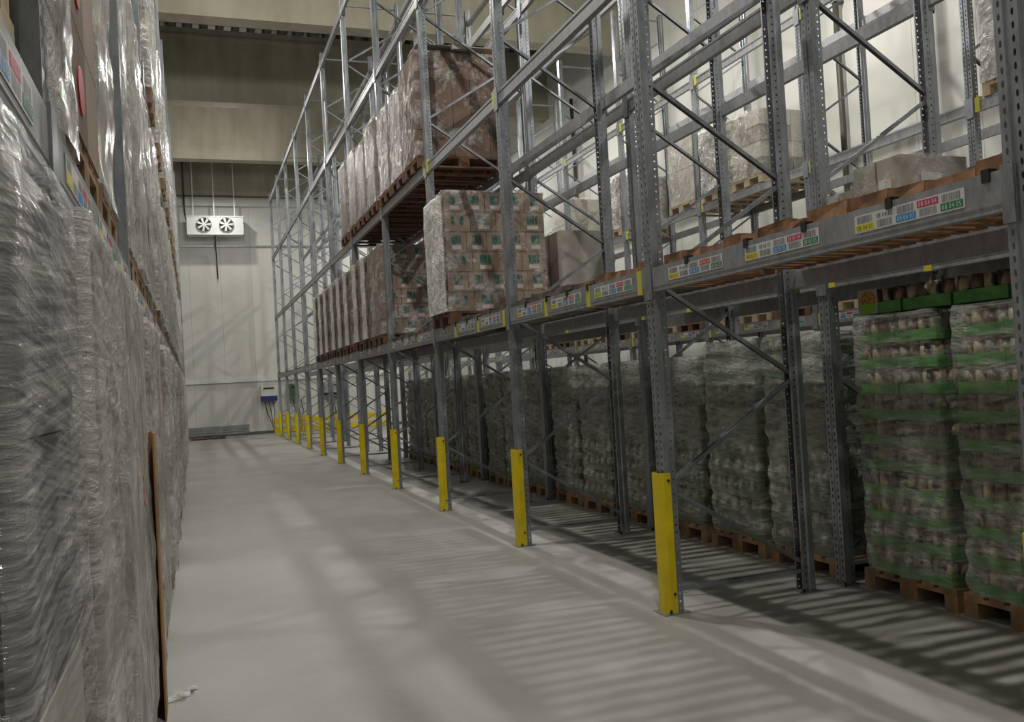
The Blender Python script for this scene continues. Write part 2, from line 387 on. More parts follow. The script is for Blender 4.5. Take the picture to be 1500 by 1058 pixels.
for n in range(-1, 11):
    y = R1Y+BAY*n
    put_frame(fb, X2, y, 0, 'grey frame of the middle rack, right behind the %s yellow-guarded frame' % ORD[n+1], 'frames of the middle rack')
for n in range(0, 12):
    y = R3Y+BAY*n
    put_frame(fa, X3, y, 0, 'grey frame of the far rack by the side wall, %s from the camera' % ORD[n], 'frames of the rack by the side wall')
for n in range(0, 12):
    y = LY+BAY*n
    put_frame(fa, -0.297, y, math.pi, 'grey frame of the left rack between wrapped loads, %s from the camera' % ORD[n], 'frames of the left rack')

# ------------------------------------------------------------------ post guards
def guard():
    m = MB()
    pr = [(0.05, -0.054), (0.05, -0.06), (0.0, -0.06), (-0.036, -0.036), (-0.036, 0.036), (0.0, 0.06), (0.05, 0.06), (0.05, 0.054), (0.003, 0.054), (-0.030, 0.032), (-0.030, -0.032), (0.003, -0.054)]
    m.extrude(pr, 0.004, 0.92, closed=True)
    g = m.build('post_guard', MT['yellow'])
    for z in (0.13, 0.87):
        for s in (-1, 1):
            b = MB(); b.tube((0.03, s*0.058, z), (0.03, s*0.068, z), 0.009, 8); b.build('bolt', MT['bolt'], g)
    m = MB(); m.box(-0.06, 0.0, -0.08, 0.08, 0, 0.006); m.build('base_plate', MT['steel'], g)
    return g
g0 = guard()
for n in range(-1, 11):
    g = g0 if n == -1 else copy_tree(g0)
    g.location = (XF-0.012, R1Y+BAY*n, 0)
    tag(g, 'yellow steel guard on the rack post, %s along the aisle from the camera' % ORD[n+1] if n >= 0 else 'yellow steel guard on the rack post at the right picture edge', 'post guard', 'yellow post guards along the aisle')

# ------------------------------------------------------------------ location labels
_gl = {}
def glyph(ch):
    if ch not in _gl:
        cu = bpy.data.curves.new('glyph', 'FONT'); cu.body = ch; cu.size = 1.0; cu.resolution_u = 2
        o = bpy.data.objects.new('glyph', cu); COL.objects.link(o)
        dg = bpy.context.evaluated_depsgraph_get(); dg.update()
        me = bpy.data.meshes.new_from_object(o.evaluated_get(dg))
        _gl[ch] = ([tuple(v.co) for v in me.vertices], [tuple(p.vertices) for p in me.polygons])
        bpy.data.objects.remove(o); bpy.data.curves.remove(cu); bpy.data.meshes.remove(me)
    return _gl[ch]
LM = [MT[k] for k in ('label', 'l_yellow', 'l_blue', 'l_red', 'l_green', 'ink', 'grey_ink')]
_lc = {}
def label_mesh(code):
    """label plate 0.62 x 0.078 in the local X (reading direction) / Z plane, facing -Y"""
    if code in _lc: return _lc[code]
    m = MB(); W, H = 0.61, 0.078
    m.box(0, W, 0, 0.0015, 0, H, 0)
    def rect(x0, x1, z0, z1, mi, e=0.0006): m.quad([(x0, -e, z0), (x1, -e, z0), (x1, -e, z1), (x0, -e, z1)], mi)
    rnd = random.Random(sum(map(ord, code)) + 5)
    for i, mi in enumerate((1, 0, 2, 3, 4)):
        x0 = 0.006+i*0.121; x1 = x0+0.113; top = i in (1, 3)
        zt = (0.043, 0.072) if top else (0.006, 0.036); zb = (0.006, 0.038) if top else (0.040, 0.072)
        if mi: rect(x0, x1, zt[0], zt[1], mi)
        x = x0+0.010
        while x < x1-0.012:
            ww = rnd.choice((0.0018, 0.003, 0.0045)); rect(x, x+ww, zb[0], zb[1], 6, 0.0008); x += ww+rnd.choice((0.002, 0.0035))
        if code:
            txt = '%s %02d' % (code, i+1); cx = x0+0.008
            for ch in txt:
                if ch == ' ': cx += 0.007; continue
                vs, fs = glyph(ch); n = len(m.v); s = 0.030
                for a, b, c in vs: m.v.append((cx+a*s*0.8, -0.0012, zt[0]+0.004+b*s))
                for f in fs: m.f.append(tuple(n+k for k in f)); m.m.append(5 if i in (0, 1) else 0); m.sm.append(False)
                cx += 0.0142
    _lc[code] = m.mesh('location_label', LM); return _lc[code]

# ------------------------------------------------------------------ load beams
def beam_meshes():
    L = BAY-0.1
    h = {}
    for nm, hh in (('low', 0.155), ('high', 0.125)):
        m = MB()
        pr = [(0, 0), (0.0, 0.022), (0.006, 0.026), (0.006, hh-0.024), (0.0, hh-0.02), (0, hh), (0.034, hh), (0.034, hh-0.028), (0.05, hh-0.028), (0.05, 0)]
        if nm == 'low': pr = [(0, 0), (0, 0.026), (-0.004, 0.03), (-0.004, hh), (0.036, hh), (0.036, hh-0.03), (0.05, hh-0.03), (0.05, 0)]
        m.extrude([(a, b) for a, b in pr], 0.05, 0.05+L, axis='y', closed=True)
        h[nm] = m.mesh('load_beam', MT['beam'])
    c = MB(); c.box(-0.012, -0.004, 0.0, 0.055, -0.05, 0.17); c.box(-0.012, 0.04, 0.048, 0.055, -0.03, 0.165)
    h['conn'] = c.mesh('end_connector', MT['steel'])
    c = MB(); c.box(-0.0075, 0.045, -0.03, 0.03, -0.003, 0.158)
    h['tape'] = c.mesh('yellow_marker', MT['yellow_tape'])
    c = MB(); c.box(-0.013, -0.005, -0.018, 0.018, 0.12, 0.17); c.box(-0.013, 0.05, -0.018, 0.018, 0.157, 0.17)
    h['clip'] = c.mesh('beam_clip', MT['bolt'])
    return h
BM = beam_meshes()
LEV = [2.11, 4.23, 6.39, 8.52]
LVN = ['lowest', 'second', 'third', 'top']
def beam(kind, x, y, z, side, lab, grp, labels=None, marks=(), clips=(), conn=True):
    """side=+1: face towards -X, side=-1: face towards +X"""
    o = link('load_beam', BM[kind])
    if side > 0: o.location = (x, y, z)
    else: o.location = (x, y+BAY, z); o.rotation_euler = (0, 0, math.pi)
    if conn:
        link('end_connector', BM['conn'], o); c = link('end_connector', BM['conn'], o, (0, BAY, 0)); c.scale = (1, -1, 1)
    for yc, code in (labels or ()):
        # label mesh reads along +X facing -Y; turn it to face local -X, reading towards -Y
        l = link('location_label', label_mesh(code), o, (-0.0065, yc+0.305, 0.048), -math.pi/2)
    for yc in marks: link('yellow_marker', BM['tape'], o, (0, yc, 0))
    for yc in clips: link('beam_clip', BM['clip'], o, (0, yc, 0))
    tag(o, lab, 'rack beam', grp); return o
for n in range(-1, 10):
    y = R1Y+BAY*n; bayw = '%s bay from the camera' % ORD[n+1]
    for li, z in enumerate(LEV):
        if n < 0 and li > 1: continue
        lb = mk = cl = ()
        if li == 0:
            codes = {-1: ('08 04', '08 05', '08 06'), 0: ('08 07', '08 08', '08 09'), 1: ('08 10', '08 11', '08 12')}.get(n, ('', '', ''))
            lb = tuple(zip((0.53, 1.39, 2.22), codes)); cl = (0.95, 1.35, 1.8, 2.3)
            if n < 0: cl = (0.12, 0.62, 1.19, 1.68, 2.3)
            if n in (0, 1): mk = (0.12, 0.95, 1.82)
        elif n == 1 and li == 1: mk = (0.08, 2.7)
        elif li == 1: mk = (0.08,)
        beam('low' if li == 0 else 'high', XF-0.005, y, z, 1, 'front beam of the %s level above the yellow guards, %s' % (LVN[li], bayw), 'front beams of the aisle rack', lb, mk, cl)
        beam('low' if li == 0 else 'high', XF+DEP+0.005, y, z, -1, 'rear beam of the %s level of the yellow-guarded rack, %s' % (LVN[li], bayw), 'rear beams of the aisle rack', None, (0.08,) if li == 0 else ())
        beam('low' if li == 0 else 'high', X2-0.005, y, z, 1, 'front beam of the middle rack behind, %s level, %s' % (LVN[li], bayw), 'front beams of the middle rack', None, (1.82, 2.69) if li == 0 else ())
        beam('low' if li == 0 else 'high', X2+DEP+0.005, y, z, -1, 'rear beam of the middle rack, %s level, %s' % (LVN[li], bayw), 'rear beams of the middle rack')
for n in range(0, 11):
    y = R3Y+BAY*n
    for li, z in enumerate(LEV[:3]):
        z2 = z+0.0
        beam('low' if li == 0 else 'high', X3-0.005, y, z2, 1, 'front beam of the side-wall rack, %s level, %s bay from the camera' % (LVN[li], ORD[n]), 'front beams of the side-wall rack', tuple(zip((0.53, 1.39, 2.22), ('', '', ''))) if li == 0 else None, (2.69,))
        if n < 8: beam('low' if li == 0 else 'high', X3+DEP+0.005, y, z2, -1, 'rear beam of the side-wall rack, %s level, %s bay from the camera' % (LVN[li], ORD[n]), 'rear beams of the side-wall rack')
for n in range(-1, 11):
    y = LY+BAY*n
    for li, z in enumerate(LEV[:2]):
        if li == 1 and n < 1: continue
        beam('low' if li == 0 else 'high', -0.292, y, z, -1, 'front beam of the left rack, %s level, %s bay from the camera' % (LVN[li], ORD[n+1]), 'beams of the left rack',
             tuple(zip((0.58, 1.41, 2.27), ('', '', '') if n != -1 else ('07 12', '07 11', '07 10'))) if li == 0 else None)

# ------------------------------------------------------------------ slatted timber decks on the lowest level
def deck(mat, seed, front=True):
    rnd = random.Random(seed); r = empty('timber_deck'); m = MB()
    W = 0.86; k = 7; pitch = W/k
    sl = MB()
    for i in range(k):
        yc = (i+0.5)*pitch
        sl.box(0.07, 1.06, yc-0.034, yc+0.034, 0.018, 0.048, 0, 0.002)
    sl.build('slat_panel', mat, r)
    b = MB(); y = 0.0
    while y < W-0.05:
        l = rnd.uniform(0.12, 0.3); b.box(0.026, 0.13, y, min(W, y+l-0.006), 0.054, 0.054+rnd.uniform(0.035, 0.07), 0, 0.007); y += l
    b.build('edge_board', mat, r)
    e = MB()
    for i in range(k):
        yc = (i+0.5)*pitch; e.box(0.40, 0.43, yc-0.013, yc+0.013, -0.012, 0.018)
    e.build('spacer_block', MT['pale_wood'], r)
    b = MB(); b.box(0.96, 1.06, 0, W, 0.05, 0.07); b.build('rear_board', mat, r)
    return r
dk = [deck(MT['deck'], 1), deck(MT['deck'], 2), deck(MT['deck_grey'], 3), deck(MT['deck_grey'], 4)]
first = [True]*4
SL = (0.06, 0.93, 1.80)
DW = ['nearest', 'middle', 'farthest']
def put_deck(i, x, y, z, lab, grp):
    o = dk[i] if first[i] else copy_tree(dk[i]); first[i] = False
    o.location = (x, y, z); tag(o, lab, 'shelf deck', grp)
for n in range(-1, 3):
    for k, s in enumerate(SL):
        if (n, k) == (1, 2): continue
        i = (k % 2) if n < 0 else 2+(k % 2)
        if n == 0 and k == 0: i = 0
        put_deck(i, XF, R1Y+BAY*n+s, LEV[0]+0.105, '%s slatted deck, %s in the %s bay of the yellow-guarded rack' % ('brown' if i < 2 else 'grey-brown', DW[k], ORD[n+1]), 'timber decks above the green loads')
for n in range(-1, 3):
    for k, s in enumerate(SL):
        if (n, k) in ((-1, 2), (1, 1), (1, 2)): continue
        put_deck(2+(k % 2), X2, R1Y+BAY*n+s, LEV[0]+0.105, 'grey slatted deck, %s in the %s bay of the middle rack' % (DW[k], ORD[n+1]), 'timber decks of the middle rack')

# ------------------------------------------------------------------ pallets
def pallet(mat):
    """1.2 along X, 0.8 along Y, 0.144 high, origin at the lower aisle-side near corner"""
    m = MB()
    for y0, w in ((0, 0.145), (0.1825, 0.1), (0.3275, 0.145), (0.5175, 0.1), (0.655, 0.145)):
        m.box(0, 1.2, y0, y0+w, 0.122, 0.144, 0, 0.0015)
    for x0 in (0, 0.5275, 1.055): m.box(x0, x0+0.145, 0, 0.8, 0.1, 0.122)
    r = m.build('pallet', mat)
    comb = [(0, 0), (1.2, 0), (1.2, 0.1), (1.055, 0.1), (1.055, 0.022), (0.6725, 0.022), (0.6725, 0.1), (0.5275, 0.1), (0.5275, 0.022), (0.145, 0.022), (0.145, 0.1), (0, 0.1)]
    for y0, w in ((0, 0.1), (0.3275, 0.145), (0.7, 0.1)):
        b = MB(); b.extrude(comb, y0, y0+w, axis='y', closed=True); b.build('runner', mat, r)
    return r
PAL = {'wood': pallet(MT['wood']), 'dark': pallet(MT['wood_dark']), 'light': pallet(MT['light_wood'])}
pfirst = {k: True for k in PAL}
def put_pallet(kind, x, y, z, lab, grp, mir=False, rz=0.0):
    o = PAL[kind] if pfirst[kind] else copy_tree(PAL[kind]); pfirst[kind] = False
    if mir: o.location = (x, y+0.8, z); o.rotation_euler = (0, 0, math.pi+rz)
    else: o.location = (x, y, z); o.rotation_euler = (0, 0, rz)
    tag(o, lab, 'pallet', grp); return o

# ------------------------------------------------------------------ stretch film shells
def film_mesh(W, D, H, res=0.06, amp=0.012, scallop=0.0, layers=9, seed=0, name='stretch_film', mat=None, open_top=False, drape=0.0):
    """W along X, D along Y; skin around a load, wrinkled; closed over the top edge"""
    R = 0.035; pts = []
    def seg(a, b):
        L = (Vector(b)-Vector(a)).length; n = max(1, int(L/res))
        return [(a[0]+(b[0]-a[0])*i/n, a[1]+(b[1]-a[1])*i/n) for i in range(n)]
    cor = [(0, 0), (W, 0), (W, D), (0, D)]
    ring = []
    for i in range(4):
        c = cor[i]; sx = 1 if c[0] == 0 else -1; sy = 1 if c[1] == 0 else -1
        cc = (c[0]+sx*R, c[1]+sy*R); a0 = {0: math.pi, 1: 1.5*math.pi, 2: 0, 3: 0.5*math.pi}[i]
        arc = [(cc[0]+R*math.cos(a0+k*math.pi/8), cc[1]+R*math.sin(a0+k*math.pi/8)) for k in range(5)]
        ring += arc[:-1]
        nx = cor[(i+1) % 4]; d = (Vector((nx[0]-c[0], nx[1]-c[1]))).normalized()
        e = (nx[0]-d.x*R, nx[1]-d.y*R); ring += seg(arc[-1], e)
    nr = len(ring); nz = max(4, int(H/res)); V = []; F = []
    cx, cy = W/2, D/2
    for k in range(nz+1):
        z = H*k/nz
        for (x, y) in ring:
            dx = (x-cx)/(W/2); dy = (y-cy)/(D/2); mx = max(abs(dx), abs(dy), 0.001)
            nx_ = math.copysign(abs(dx)**14, dx); ny_ = math.copysign(abs(dy)**14, dy)
            l = math.hypot(nx_, ny_) or 1; nx_ /= l; ny_ /= l
            nn = noise.noise(Vector((x*3+seed*7.1, y*3, z*3)))*0.6+noise.noise(Vector((x*9+z*4, y*9+seed*3, z*9)))*0.4
            rg = 1-abs(noise.noise(Vector((x*5+seed, y*5+z*2.5, z*2.2+seed))))*2
            d = amp*nn*1.6+amp*0.7*rg
            if scallop: d += scallop*(abs(math.sin(math.pi*z/H*layers))-0.75)
            V.append((x+nx_*d, y+ny_*d, z))
    for k in range(nz):
        for i in range(nr):
            j = (i+1) % nr; F.append((k*nr+i, k*nr+j, (k+1)*nr+j, (k+1)*nr+i))
    base = nz*nr
    if not open_top:
        for t, s in ((0.004, 0.97), (0.008, 0.75), (0.004, 0.3)):
            st = len(V)
            for (x, y) in ring:
                V.append((cx+(x-cx)*s, cy+(y-cy)*s, H+t+0.012*noise.noise(Vector((x*6, y*6, seed)))))
            for i in range(nr):
                j = (i+1) % nr; F.append((base+i, base+j, st+j, st+i))
            base = st
    me = bpy.data.meshes.new(name); me.from_pydata(V, [], F); me.materials.append(mat)
    me.polygons.foreach_set('use_smooth', [True]*len(F)); me.update()
    return me

# ------------------------------------------------------------------ loads
def column_core(W, D, H, nx, ny, nz, mats, seed, name='carton_stack', prt=None):
    """closed pack of cartons seen through film: one bevelled block per carton"""
    rnd = random.Random(seed); m = MB(); g = 0.004
    for a in range(nx):
        for b in range(ny):
            for c in range(nz):
                if 0 < a < nx-1 and 0 < b < ny-1 and c < nz-1: continue
                x0, x1 = W*a/nx+g, W*(a+1)/nx-g; y0, y1 = D*b/ny+g, D*(b+1)/ny-g; z0, z1 = H*c/nz+g/2, H*(c+1)/nz-g/2
                j = rnd.uniform(-0.006, 0.006)
                m.box(x0+j, x1+j, y0+j, y1+j, z0, z1, c*len(mats)//nz if name == 'sack_stack' else rnd.choice(range(len(mats))))
    return m.mesh(name, mats)
def wrapped(cfg, name='wrapped_load', mir=False):
    W, D, H = cfg['size']; r = empty(name)
    o = 0.02
    core = column_core(W-2*o, D-2*o, H-o, *cfg['n'], cfg['mats'], cfg.get('seed', 1), cfg.get('core', 'carton_stack'))
    link(cfg.get('core', 'carton_stack'), core, r, (o, o, 0.0))
    fm = film_mesh(W, D, H+0.01, cfg.get('res', 0.07), cfg.get('amp', 0.012), cfg.get('scallop', 0), cfg.get('layers', 6), cfg.get('seed', 1), mat=cfg['film'])
    link('stretch_film', fm, r, (0, 0, 0))
    return r
# printed cartons with teal bottle prints and white labels
def carton_mesh(w, d, h, variant, mat):
    m = MB(); g = 0.003
    m.box(g, w-g, g, d-g, 0.001, h-0.002, 0)
    def rect(x0, x1, z0, z1, mi): m.quad([(x0, -0.0005+g-0.0008, z0), (x1, g-0.0013, z0), (x1, g-0.0013, z1), (x0, g-0.0013, z1)], mi)
    rect(g, w-g, h*0.955, h*0.975, 3)
    if variant == 1:
        rect(w*0.28, w*0.58, h*0.40, h*0.80, 1); rect(w*0.62, w*0.71, h*0.40, h*0.80, 1)
        rect(w*0.36, w*0.44, h*0.33, h*0.40, 1); rect(w*0.28, w*0.74, h*0.10, h*0.30, 2)
    if variant == 2:
        for c in (0.32, 0.66):
            rect(w*(c-0.07), w*(c+0.07), h*0.45, h*0.75, 1); rect(w*(c-0.09), w*(c+0.09), h*0.38, h*0.45, 1); rect(w*(c-0.03), w*(c+0.03), h*0.3, h*0.38, 1)
    # same print on the aisle side
    return m.mesh('carton', [mat, MT['print_green'], MT['print_white'], MT['tape']])
def carton_load(name, W, D, H, nz, mat, film_mat, printed=True, amp=0.008, seed=3):
    r = empty(name); rnd = random.Random(seed); h = H/nz
    for k in range(nz):
        nx = (5 if k % 2 else 4) if printed else 5
        ws = W/nx
        for i in range(nx):
            for j in range(2):
                v = (1 if (k % 2 or i % 2) else 2) if printed else 0
                key = (round(ws, 3), round(D/2, 3), round(h, 3), v, mat.name)
                if key not in _cc: _cc[key] = carton_mesh(ws, D/2, h, v, mat)
                link('carton', _cc[key], r, (i*ws+rnd.uniform(-.003, .003), j*D/2+rnd.uniform(-.003, .003), k*h))
    fm = film_mesh(W+0.03, D+0.03, H+0.01, 0.05, amp, 0, 6, seed, mat=film_mat)
    link('stretch_film', fm, r, (-0.015, -0.015, 0))
    return r
_cc = {}
# jar loads
def tray_meshes(W, D, h, mtray, mjar):
    t = MB(); th = h*0.40
    for a in range(3):
        for b in range(2):
            x0, x1 = W*a/3+0.003, W*(a+1)/3-0.003; y0, y1 = D*b/2+0.003, D*(b+1)/2-0.003
            t.box(x0, x1, y0, y1, 0, 0.01); e = 0.006
            for q in ((x0, x1, y0, y0+e), (x0, x1, y1-e, y1), (x0, x0+e, y0, y1), (x1-e, x1, y0, y1)): t.box(*q, 0, th)
            # raised corners of the tray
            for cx in (x0, x1-0.05):
                for q in ((cx, cx+0.05, y0, y0+e), (cx, cx+0.05, y1-e, y1)): t.box(*q, th, h*0.55)
    tm = t.mesh('jar_tray', mtray)
    j = MB(); nx, ny = 13, 8; px, py = (W-0.02)/nx, (D-0.02)/ny; rad = min(px, py)/2-0.002
    for a in range(nx):
        for b in range(ny):
            if 0 < a < nx-1 and 0 < b < ny-1: continue
            x = 0.01+(a+0.5)*px; y = 0.01+(b+0.5)*py
            j.tube((x, y, 0.011), (x, y, h-0.035), rad, 10); j.tube((x, y, h-0.035), (x, y, h-0.024), rad, 10, 0, False, rad*0.86)
            j.tube((x, y, h-0.024), (x, y, h-0.004), rad*0.88, 10)
    jm = j.mesh('jars', mjar)
    return tm, jm
def jar_load(name, W, D, nl, h, mtray, mjar, mfilm, seed, scal=0.012, top_box=False):
    r = empty(name); tm, jm = tray_meshes(W, D, h, mtray, mjar); rnd = random.Random(seed)
    for k in range(nl):
        t = link('jar_tray', tm, r, (rnd.uniform(-.006, .006), rnd.uniform(-.006, .006), k*h)); link('jars', jm, t)
    H = nl*h
    link('stretch_film', film_mesh(W+0.05, D+0.05, H+0.015, 0.04, 0.012, scal, nl, seed, mat=mfilm), r, (-0.025, -0.025, 0))
    return r

def place(proto_list, idx, state, loc, lab, cat, grp, mir=False, D=0.8):
    p = proto_list[idx]
    o = p if not state.get(idx) else copy_tree(p); state[idx] = True
    if mir: o.location = (loc[0], loc[1]+D, loc[2]); o.rotation_euler = (0, 0, math.pi)
    else: o.location = loc
    tag(o, lab, cat, grp); return o

# --- middle rack, floor level: pallets of jars in green trays
JW, JD, JH = 1.16, 0.70, 0.172
JL = [jar_load('wrapped_jar_load', JW, JD, 10, JH, MT['tray'], MT['jar'], MT['film_clear'], 11),
      jar_load('wrapped_jar_load', JW, JD, 10, JH, MT['tray'], MT['jar'], MT['film_clear'], 12, 0.018),
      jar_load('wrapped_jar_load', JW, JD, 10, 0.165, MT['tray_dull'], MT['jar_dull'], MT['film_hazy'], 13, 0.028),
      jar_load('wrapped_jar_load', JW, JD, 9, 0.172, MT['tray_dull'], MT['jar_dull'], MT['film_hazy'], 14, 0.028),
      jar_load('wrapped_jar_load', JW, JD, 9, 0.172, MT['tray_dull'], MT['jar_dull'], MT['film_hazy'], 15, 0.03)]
jst = {}
XG = 4.355
jspots = [(2.56, 0, 'green-tray jar load at the right picture edge, partly out of frame'),
          (3.42, 1, 'green-tray jar load second from the right picture edge'),
          (4.27, 0, 'green-tray jar load just right of the second pair of tall posts'),
          (5.34, 2, 'tall hazy jar load just left of the paired posts'),
          (6.22, 2, 'tall hazy jar load standing in the middle of the second bay'),
          (7.1, 3, 'lower hazy jar load right of the post with the second yellow guard')]
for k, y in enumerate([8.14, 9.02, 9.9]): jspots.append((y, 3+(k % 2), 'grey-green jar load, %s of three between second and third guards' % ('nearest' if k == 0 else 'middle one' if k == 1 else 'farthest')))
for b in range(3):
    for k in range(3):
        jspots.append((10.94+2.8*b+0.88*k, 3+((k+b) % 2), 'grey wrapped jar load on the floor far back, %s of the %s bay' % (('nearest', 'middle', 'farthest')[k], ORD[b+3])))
for i, (y, t, lab) in enumerate(jspots):
    put_pallet('wood', XG-0.02, y, 0, 'pallet under the ' + lab.replace(' on the floor', ''), 'pallets under the jar loads')
    place(JL, t, jst, (XG, y+0.05, 0.146), lab, 'wrapped load', 'jar loads on the floor')
# printed display cartons on top of the two nearest jar loads
def top_carton(y, lab, pict):
    r = empty('jar_carton', (XG+0.02, y, 0.146+10*JH+0.03))
    m = MB(); m.box(0, 0.4, 0, 0.385, 0, 0.075); m.build('green_tray', MT['tray'], r)
    m = MB()
    for a in range(4):
        for b in range(4):
            m.tube((0.05+a*0.1, 0.05+b*0.095, 0.02), (0.05+a*0.1, 0.05+b*0.095, 0.165), 0.044, 10)
    m.build('jars', MT['jar'], r)
    if pict:
        def disc(cx, cz, rad, a0, a1, e):
            return [(-e, cx+rad*math.cos(a0+(a1-a0)*i/20), cz+rad*math.sin(a0+(a1-a0)*i/20)) for i in range(21)]
        m = MB(); m.box(-0.004, 0.0, 0.2, 0.385, 0.0, 0.17, 0); m.build('picture_panel', MT['carton_grey'], r)
        m = MB(); m.quad([(-0.006, 0.29, 0.07)]+disc(0.29, 0.07, 0.085, 0, math.pi, 0.006), 0); m.quad([(-0.006, 0.29, 0.07)]+disc(0.29, 0.07, 0.07, math.pi, 2*math.pi, 0.006), 1)
        m.build('round_picture', [MT['food'], MT['lime']], r)
    return tag(r, lab, 'carton', 'open jar cartons on top of the green loads')
for i, (y, p, lab) in enumerate([(4.62, True, 'green and brown jar carton with a round food picture, top of load'), (4.21, False, 'green and brown jar carton right of the one with the picture'), (3.8, False, 'green and brown jar carton, third along the top'), (3.38, False, 'green and brown jar carton nearest the picture edge')]):
    top_carton(y, lab, p)

# --- aisle rack, lowest level
L1Z = LEV[0]+0.157; PZ = 0.146
def pz(x, y, z, kind, lab, grp, mir=False): put_pallet(kind, x, y, z, lab, grp, mir)
XA = XF-0.05
pz(XA, 9.90, L1Z, 'dark', 'dark pallet under the carton stack with teal bottle prints', 'pallets on the aisle rack')
_st = carton_load('carton_load', 1.24, 0.8, 1.4, 6, MT['carton'], MT['film_face'], True, 0.01, 3)
tag(_st, 'brown carton stack with teal bottle prints and white labels, facing the camera', 'carton stack').location = (XA+0.0, 9.90, L1Z+PZ)
_o = carton_load('carton_load', 1.24, 0.8, 1.4, 6, MT['carton'], MT['film_face'], True, 0.01, 5); _o.location = (XA, 13.72, L1Z+PZ)
tag(_o, 'shaded carton stack with teal prints in the empty gap behind the nearer one', 'carton stack')
pz(XA, 13.72, L1Z, 'dark', 'dark pallet under the shaded carton stack with teal prints', 'pallets on the aisle rack')
CL = [wrapped(dict(size=(1.22, 0.74, 1.42), n=(3, 2, 6), mats=[MT['carton'], MT['carton']], seed=s, film=MT['film_face'], scallop=0.02, layers=6, amp=0.02)) for s in (21, 22)]
def sleeve(parent, y0, wid, hgt, seed):
    link('film_sleeve', film_mesh(0.05, wid, hgt, 0.04, 0.012, 0, 5, seed, mat=MT['film_sleeve']), parent, (-0.045, y0, 0))
MT['film_sleeve'] = film('bunched_white_film', (0.75, 0.73, 0.68), 0.75, 1.0, (0.4, 0.5, 0), (2, 2, 5), 2.0, 0.3, 0.9, 9)
for _c in CL: sleeve(_c, 0.36, 0.34, 1.38, 3)
sleeve(_st, 0.03, 0.78, 1.36, 4)
cst = {}
spots = [14.6, 15.48] + [16.52+0.88*k for k in range(3)] + [19.32+0.88*k for k in range(3)]
for k, y in enumerate(spots):
    lab = 'white-filmed carton column, lowest level, %s left of the shaded printed stack' % ORD[k]
    pz(XA, y, L1Z, 'dark', 'red-brown pallet, lowest beam, %s left of the shaded printed stack' % ORD[k], 'pallets on the aisle rack')
    place(CL, k % 2, cst, (XA, y, L1Z+PZ), lab, 'wrapped load', 'white-filmed carton columns')
# --- aisle rack, second level
L2Z = LEV[1]+0.127
_o = carton_load('carton_load', 1.22, 0.8, 1.35, 4, MT['carton_dark'], MT['film_face'], False, 0.012, 8); _o.location = (XA, 10.95, L2Z+PZ)
tag(_o, 'tall dark brown carton stack under glossy film on the second level', 'carton stack')
pz(XA, 10.95, L2Z, 'dark', 'dark red pallet under the tall brown stack on the second level', 'pallets on the second level')
DL = [wrapped(dict(size=(1.22, 0.8, h), n=(3, 2, 5), mats=[MT['carton'], MT['carton_dark']], seed=s, film=MT['film_taupe'], amp=0.012)) for s, h in ((31, 1.32), (32, 1.22), (33, 1.3))]
dst = {}
for k, y in enumerate([11.82, 12.69, 13.72, 14.6, 15.47, 16.52]):
    pz(XA, y, L2Z, 'dark', 'red-brown pallet, second level, %s left of the tall brown stack' % ORD[k], 'pallets on the second level')
    place(DL, (1, 1, 0, 1, 2, 0)[k], dst, (XA, y, L2Z+PZ), 'taupe wrapped load, second level, %s left of the tall brown stack' % ORD[k], 'wrapped load', 'taupe loads on the second level')
# folded cardboard sheet lying over the tall stack
m = MB(); m.box(0.05, 1.1, 0, 0.5, 0, 0.012); m.box(0.5, 0.7, -0.09, 0, -0.06, 0.01, 0, 0.01)
_o = m.build('cardboard_sheet', MT['carton_grey']); _o.location = (XA, 10.95, L2Z+PZ+1.44); tag(_o, 'pale grey cardboard sheet lying on top of the tall brown stack', 'sheet')

# --- middle rack, lowest level: small carton load, plain cartons
def small_box(x, y, z, w, d, h, mat, lab, film_=True, grp='cartons on the middle rack', labelled=True):
    r = empty('carton', (x, y, z)); m = MB(); m.box(0, w, 0, d, 0, h); m.box(-0.001, w+0.001, d*0.48, d*0.52, 0.002, h+0.001, 1); m.build('box', [mat, MT['carton_dark']], r)
    if labelled:
        l = MB(); l.box(-0.003, 0, d*0.2, d*0.45, h*0.25, h*0.7); l.box(w*0.3, w*0.6, -0.003, 0, h*0.3, h*0.75); l.build('paper_label', MT['label'], r)
    if film_: link('stretch_film', film_mesh(w+0.03, d+0.03, h+0.01, 0.04, 0.008, 0, 3, int(y*10), mat=MT['film_face']), r, (-0.015, -0.015, 0))
    return tag(r, lab, 'carton', grp)
M1 = LEV[0]+0.157
pz(X2-0.03, 4.32, M1+0.02, 'wood', 'wooden pallet under the small film-wrapped cartons on the middle rack', 'pallets on the middle rack')
zb = M1+0.02+PZ
small_box(X2+0.0, 4.42, zb, 0.55, 0.42, 0.44, MT['carton_grey'], 'small film-wrapped carton with red print above the long label beam')
small_box(X2+0.0, 4.885, zb, 0.45, 0.22, 0.31, MT['carton_grey'], 'low pale carton left of the film-wrapped red-print carton', True)
small_box(X2+0.6, 4.34, zb, 0.5, 0.5, 0.38, MT['carton_grey'], 'grey carton with a white sheet right behind the red-print carton', False)
m = MB(); m.quad([(-0.018, 4.44, zb+0.12), (-0.018, 4.66, zb+0.12), (-0.018, 4.66, zb+0.17), (-0.018, 4.44, zb+0.17)])
# white boxes farther along the same shelf
pz(X2-0.03, 9.9, M1+0.0, 'wood', 'wooden pallet under the plain grey carton beyond the printed stack', 'pallets on the middle rack')
small_box(X2, 9.9, M1+PZ, 0.7, 0.75, 0.95, MT['carton_grey'], 'plain tall grey carton just right of the teal-printed stack', False, labelled=False)

